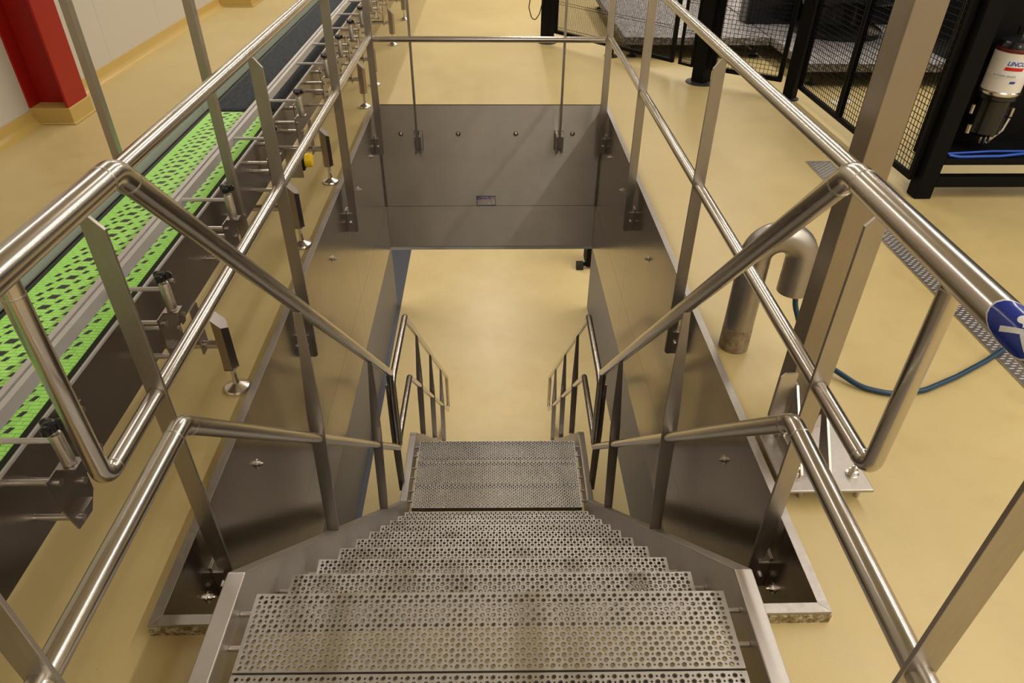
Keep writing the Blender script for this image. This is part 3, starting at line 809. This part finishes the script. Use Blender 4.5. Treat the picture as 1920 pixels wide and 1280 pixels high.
fence_panel((1.70, 6.46), (1.80, 6.345), .11, 2.2, 'narrow black fence filler with a few upright wires beside the wide post', .0125, .24, True, t=.02)
fence_post(B_[0]+.03, B_[1]-.03, .12, 'wide black fence post in the middle of the fence', .13, rot=an)
fence_panel((1.93, 6.22), (2.43, 5.86), .12, 2.2, 'short square-mesh fence panel between the two black posts', .034, .034, False, t=.035)
fence_post(2.50, 5.80, .085, 'black corner post where the fence turns towards the camera', .08, rot=an)
fence_panel((2.545, 5.75), (2.545, 4.98), .10, 2.2, 'square-mesh fence panel running towards the camera, farther half', .034, .034, False)
fence_panel((2.545, 4.97), (2.545, 3.88), .10, 2.2, 'square-mesh fence panel running towards the camera, nearer half behind the steel column', .034, .034, False)
cbl = MB().sweep([(.50, 7.70, .95), (.44, 7.70, .62), (.40, 7.70, .34), (.43, 7.70, .24), (.47, 7.70, .22), (.51, 7.70, .28), (.545, 7.70, .42)], .005, 8, fil=.05).build('cable', M['blackr'])
tag(cbl, 'thin dark cable hanging in a loop beside the far fence post', 'cable')

# platform slabs and machine behind the fence
def platform(x0, x1, y0, y1, label):
    p = empty('grating_platform', label, 'platform', (x0, y0, 0), 0, 'grey platforms behind the fence')
    MB().box(0, x1-x0, 0, y1-y0, .13, .20).build('deck', M['grate'], p, bevel=.004)
    for (x, y) in ((.1, .1), (x1-x0-.1, .1), (.1, y1-y0-.1), (x1-x0-.1, y1-y0-.1)):
        MB().lathe([(.05, 0), (.05, .01), (.02, .02), (.02, .13)], (x, y, 0), 12).build('foot', M['blackr'], p)
platform(1.30, 2.72, 7.06, 9.6, 'wide grey grating platform behind the far fence gate')
platform(2.74, 5.2, 6.12, 9.4, 'grey grating platform behind the corner of the fence')
rb_ = empty('handling_machine', 'dark machine with a motor standing on the grey platform behind the fence', 'machine', (3.45, 7.3, .20))
MB().lathe([(.42, 0), (.42, .05), (.30, .12), (.26, .40), (.33, .46), (.33, .62), (.2, .7)], (0,0,0), 24).build('base', M['blackg'], rb_, smooth=35)
MB().sweep([(-.5, -.35, .42), (.45, -.25, .42)], .13, 20).build('motor', M['blackg'], rb_, smooth=40)
b = MB()
for k in range(9): b.lathe([(.012, 0), (.012, .03)], (-.40+k*.045, -.36, .55), 8)
b.build('connectors', M['swhite'], rb_)
MB().sweep([(-.36, -.33, .76), (-.1, -.40, .63), (.0, -.42, .58)], .016, 10, fil=.04).build('hose', M['redp'], rb_, smooth=50, label='red hose')
MB().box(-.8, .9, .35, .6, 0, 1.2).build('cabinet', M['blackg'], rb_, bevel=.01)
cabn = MB().box(4.02, 5.15, 6.3, 7.2, .201, 1.5).build('control_cabinet', M['blackg'], bevel=.01)
tag(cabn, 'large dark cabinet on the grey platform, seen through the mesh right of the steel column', 'cabinet')
pp = MB().box(-.10, .10, -.05, .05, .0005, .002).build('glare_patch', M['white']); pp.location = (2.92, 5.72, 0); pp.rotation_euler = (0, 0, .5)  # thin white sheet put in for a bright glare spot on the floor
tag(pp, 'small white patch standing in for glare on the floor inside the fence', 'glare patch')

# black machine frame at the right edge
mf = empty('machine_frame', 'black machine cabinet on open legs at the right edge', 'machine', (2.62, 3.82, 0))
MB().box(-.05, .05, 0, .10, 0, 3.0).build('upright', M['black'], mf, bevel=.003)
MB().box(.05, 2.4, .0, .06, .075, .140).build('lower_beam', M['black'], mf, bevel=.003)
MB().box(.05, 2.4, .0, .30, .215, .252).build('shelf', M['black'], mf, bevel=.002)
MB().box(.05, 2.4, .30, .34, .175, 3.0).build('back_panel', M['black'], mf)
MB().box(2.4, 2.5, 0, .34, 0, 3.0).build('upright', M['black'], mf)
MB().box(.05, 2.4, 0, .9, 2.9, 3.0).build('top_panel', M['black'], mf)
cbl = MB().sweep([(2.70, 3.85, .264), (2.75, 3.83, .262), (3.0, 3.84, .262), (3.25, 3.87, .275), (3.45, 3.86, .268), (3.7, 3.83, .262)], .009, 10, fil=.1).build('blue_cable', M['bluecable'], smooth=60)
tag(cbl, 'bright blue cable lying on the black machine shelf, nearer strand', 'cable', 'blue cables on the shelf')
cbl = MB().sweep([(2.70, 3.88, .261), (3.0, 3.92, .261), (3.7, 3.92, .261)], .008, 10).build('blue_cable', M['bluecable'], smooth=60)
tag(cbl, 'bright blue cable lying straight along the back of the black shelf', 'cable', 'blue cables on the shelf')
# grease pump with can
gpz = empty('grease_pump', 'automatic grease pump with a white labelled can on the black machine', 'pump', (2.95, 4.0, .34))
MB().lathe([(.06, 0), (.085, .02), (.085, .21), (.105, .22), (.105, .245)], (0,0,0), 24).build('pump_body', M['blackg'], gpz, smooth=40)
MB().lathe([(.108, .245), (.112, .252), (.112, .262), (.106, .268)], (0,0,0), 32).build('rim_ring', M['polish'], gpz, smooth=40)
can = MB().lathe([(.102, .268), (.102, .478), (.098, .482)], (0,0,0), 40).build('can', M['white'], gpz, smooth=40, label='white can with printed label')
MB().lathe([(.1035, .476), (.1045, .480), (.1045, .492), (.10, .496)], (0,0,0), 40).build('can_rim', M['dred'], can, smooth=40, label='dark red dirty upper band')
MB().lathe([(.103, .496), (.103, .505), (.09, .53), (.05, .545), (.03, .56), (.03, .60)], (0,0,0), 24).build('lid', M['blackg'], can, smooth=40)
MB().box(-.16, .16, .06, .11, .12, .40).build('mounting', M['black'], gpz)
def wrap(o, r):      # bend a flat part in the local X-Z plane round the can
    for v in o.data.vertices:
        x, y, z = v.co; a = x/r-math.pi/2+CA; v.co = ((r+y)*math.cos(a), (r+y)*math.sin(a), z)
CA = R(-31)
def rect(x0, x1, z0, z1, m, nm, off=.0006, sh=0, n=14):
    b = MB(); vs = []
    for k in range(n+1):
        x = x0+(x1-x0)*k/n
        vs += [(x, off, z0), (x+sh, off, z1)]
    b.add(vs, [(2*k, 2*k+2, 2*k+3, 2*k+1) for k in range(n)]); o = b.build(nm, m, can); wrap(o, .102); return o
def wtext(body, size, m, x, z, shear=0, off=.0011, bold=0):
    o = text(body, size, m, (0,0,0), (0,0,0), can, align='LEFT', ext=0, shear=shear, off=bold)
    for v in o.data.vertices: v.co = (v.co.x+x, off, v.co.y+z)
    wrap(o, .102); return o
rect(-.035, .12, .345, .445, M['swhite'], 'label')
wtext('LINCOLN', .030, M['bluep'], -.024, .422, .25, bold=.0011)
rect(-.030, .062, .386, .404, M['redp'], 'label_stripe', .0012, sh=.006)
rect(-.085, .06, .345, .366, M['swhite'], 'tape', .0012)
wtext('HD FOOD GRADE', .0145, M['blackr'], -.078, .3555, off=.0018)
rect(.02, .048, .318, .331, M['bluep'], 'label_mark', .0012, sh=.004)
b = MB()
for (x, y, z, r) in ((-.13, -.02, .18, .010), (-.12, -.04, .07, .012), (.09, -.05, .17, .010)): MB().sweep([(x, y, z), (x, y, z-.05)], r, 10).build('valve', M['conn'], gpz, smooth=40)
b = MB()
for x in (-.03, .0, .025): b.lathe([(.007, 0), (.007, -.03), (.004, -.04)], (x, -.05, -.0), 10)
b.build('nozzle', M['conn'], gpz, smooth=40)
b = MB().sweep([(.09, -.05, .11), (.07, -.06, .04), (.02, -.04, -.04)], .009, 8, fil=.03); b.build('tube', M['conn'], gpz, smooth=40)

# machine feet seen on the lower floor
lm = empty('lower_machine', 'black machine post standing on the floor below, by the right edge of the opening', 'machine', (1.74, 10.6, ZL))
MB().box(-.09, .09, -.09, .3, .05, 2.9).build('post', M['black'], lm)
MB().box(-.26, -.14, -.12, .0, 0, .12).build('foot', M['blackr'], lm); MB().box(-.14, -.08, -.06, -.04, .05, .12).build('bracket', M['black'], lm)
bp_ = MB().box(-.03, .05, -.04, .04, .0, .10).build('wheel_stop', M['blackr']); bp_.location = (1.50, 8.9, ZL)
tag(bp_, 'small black stop on the lower floor beside the wall', 'stop')
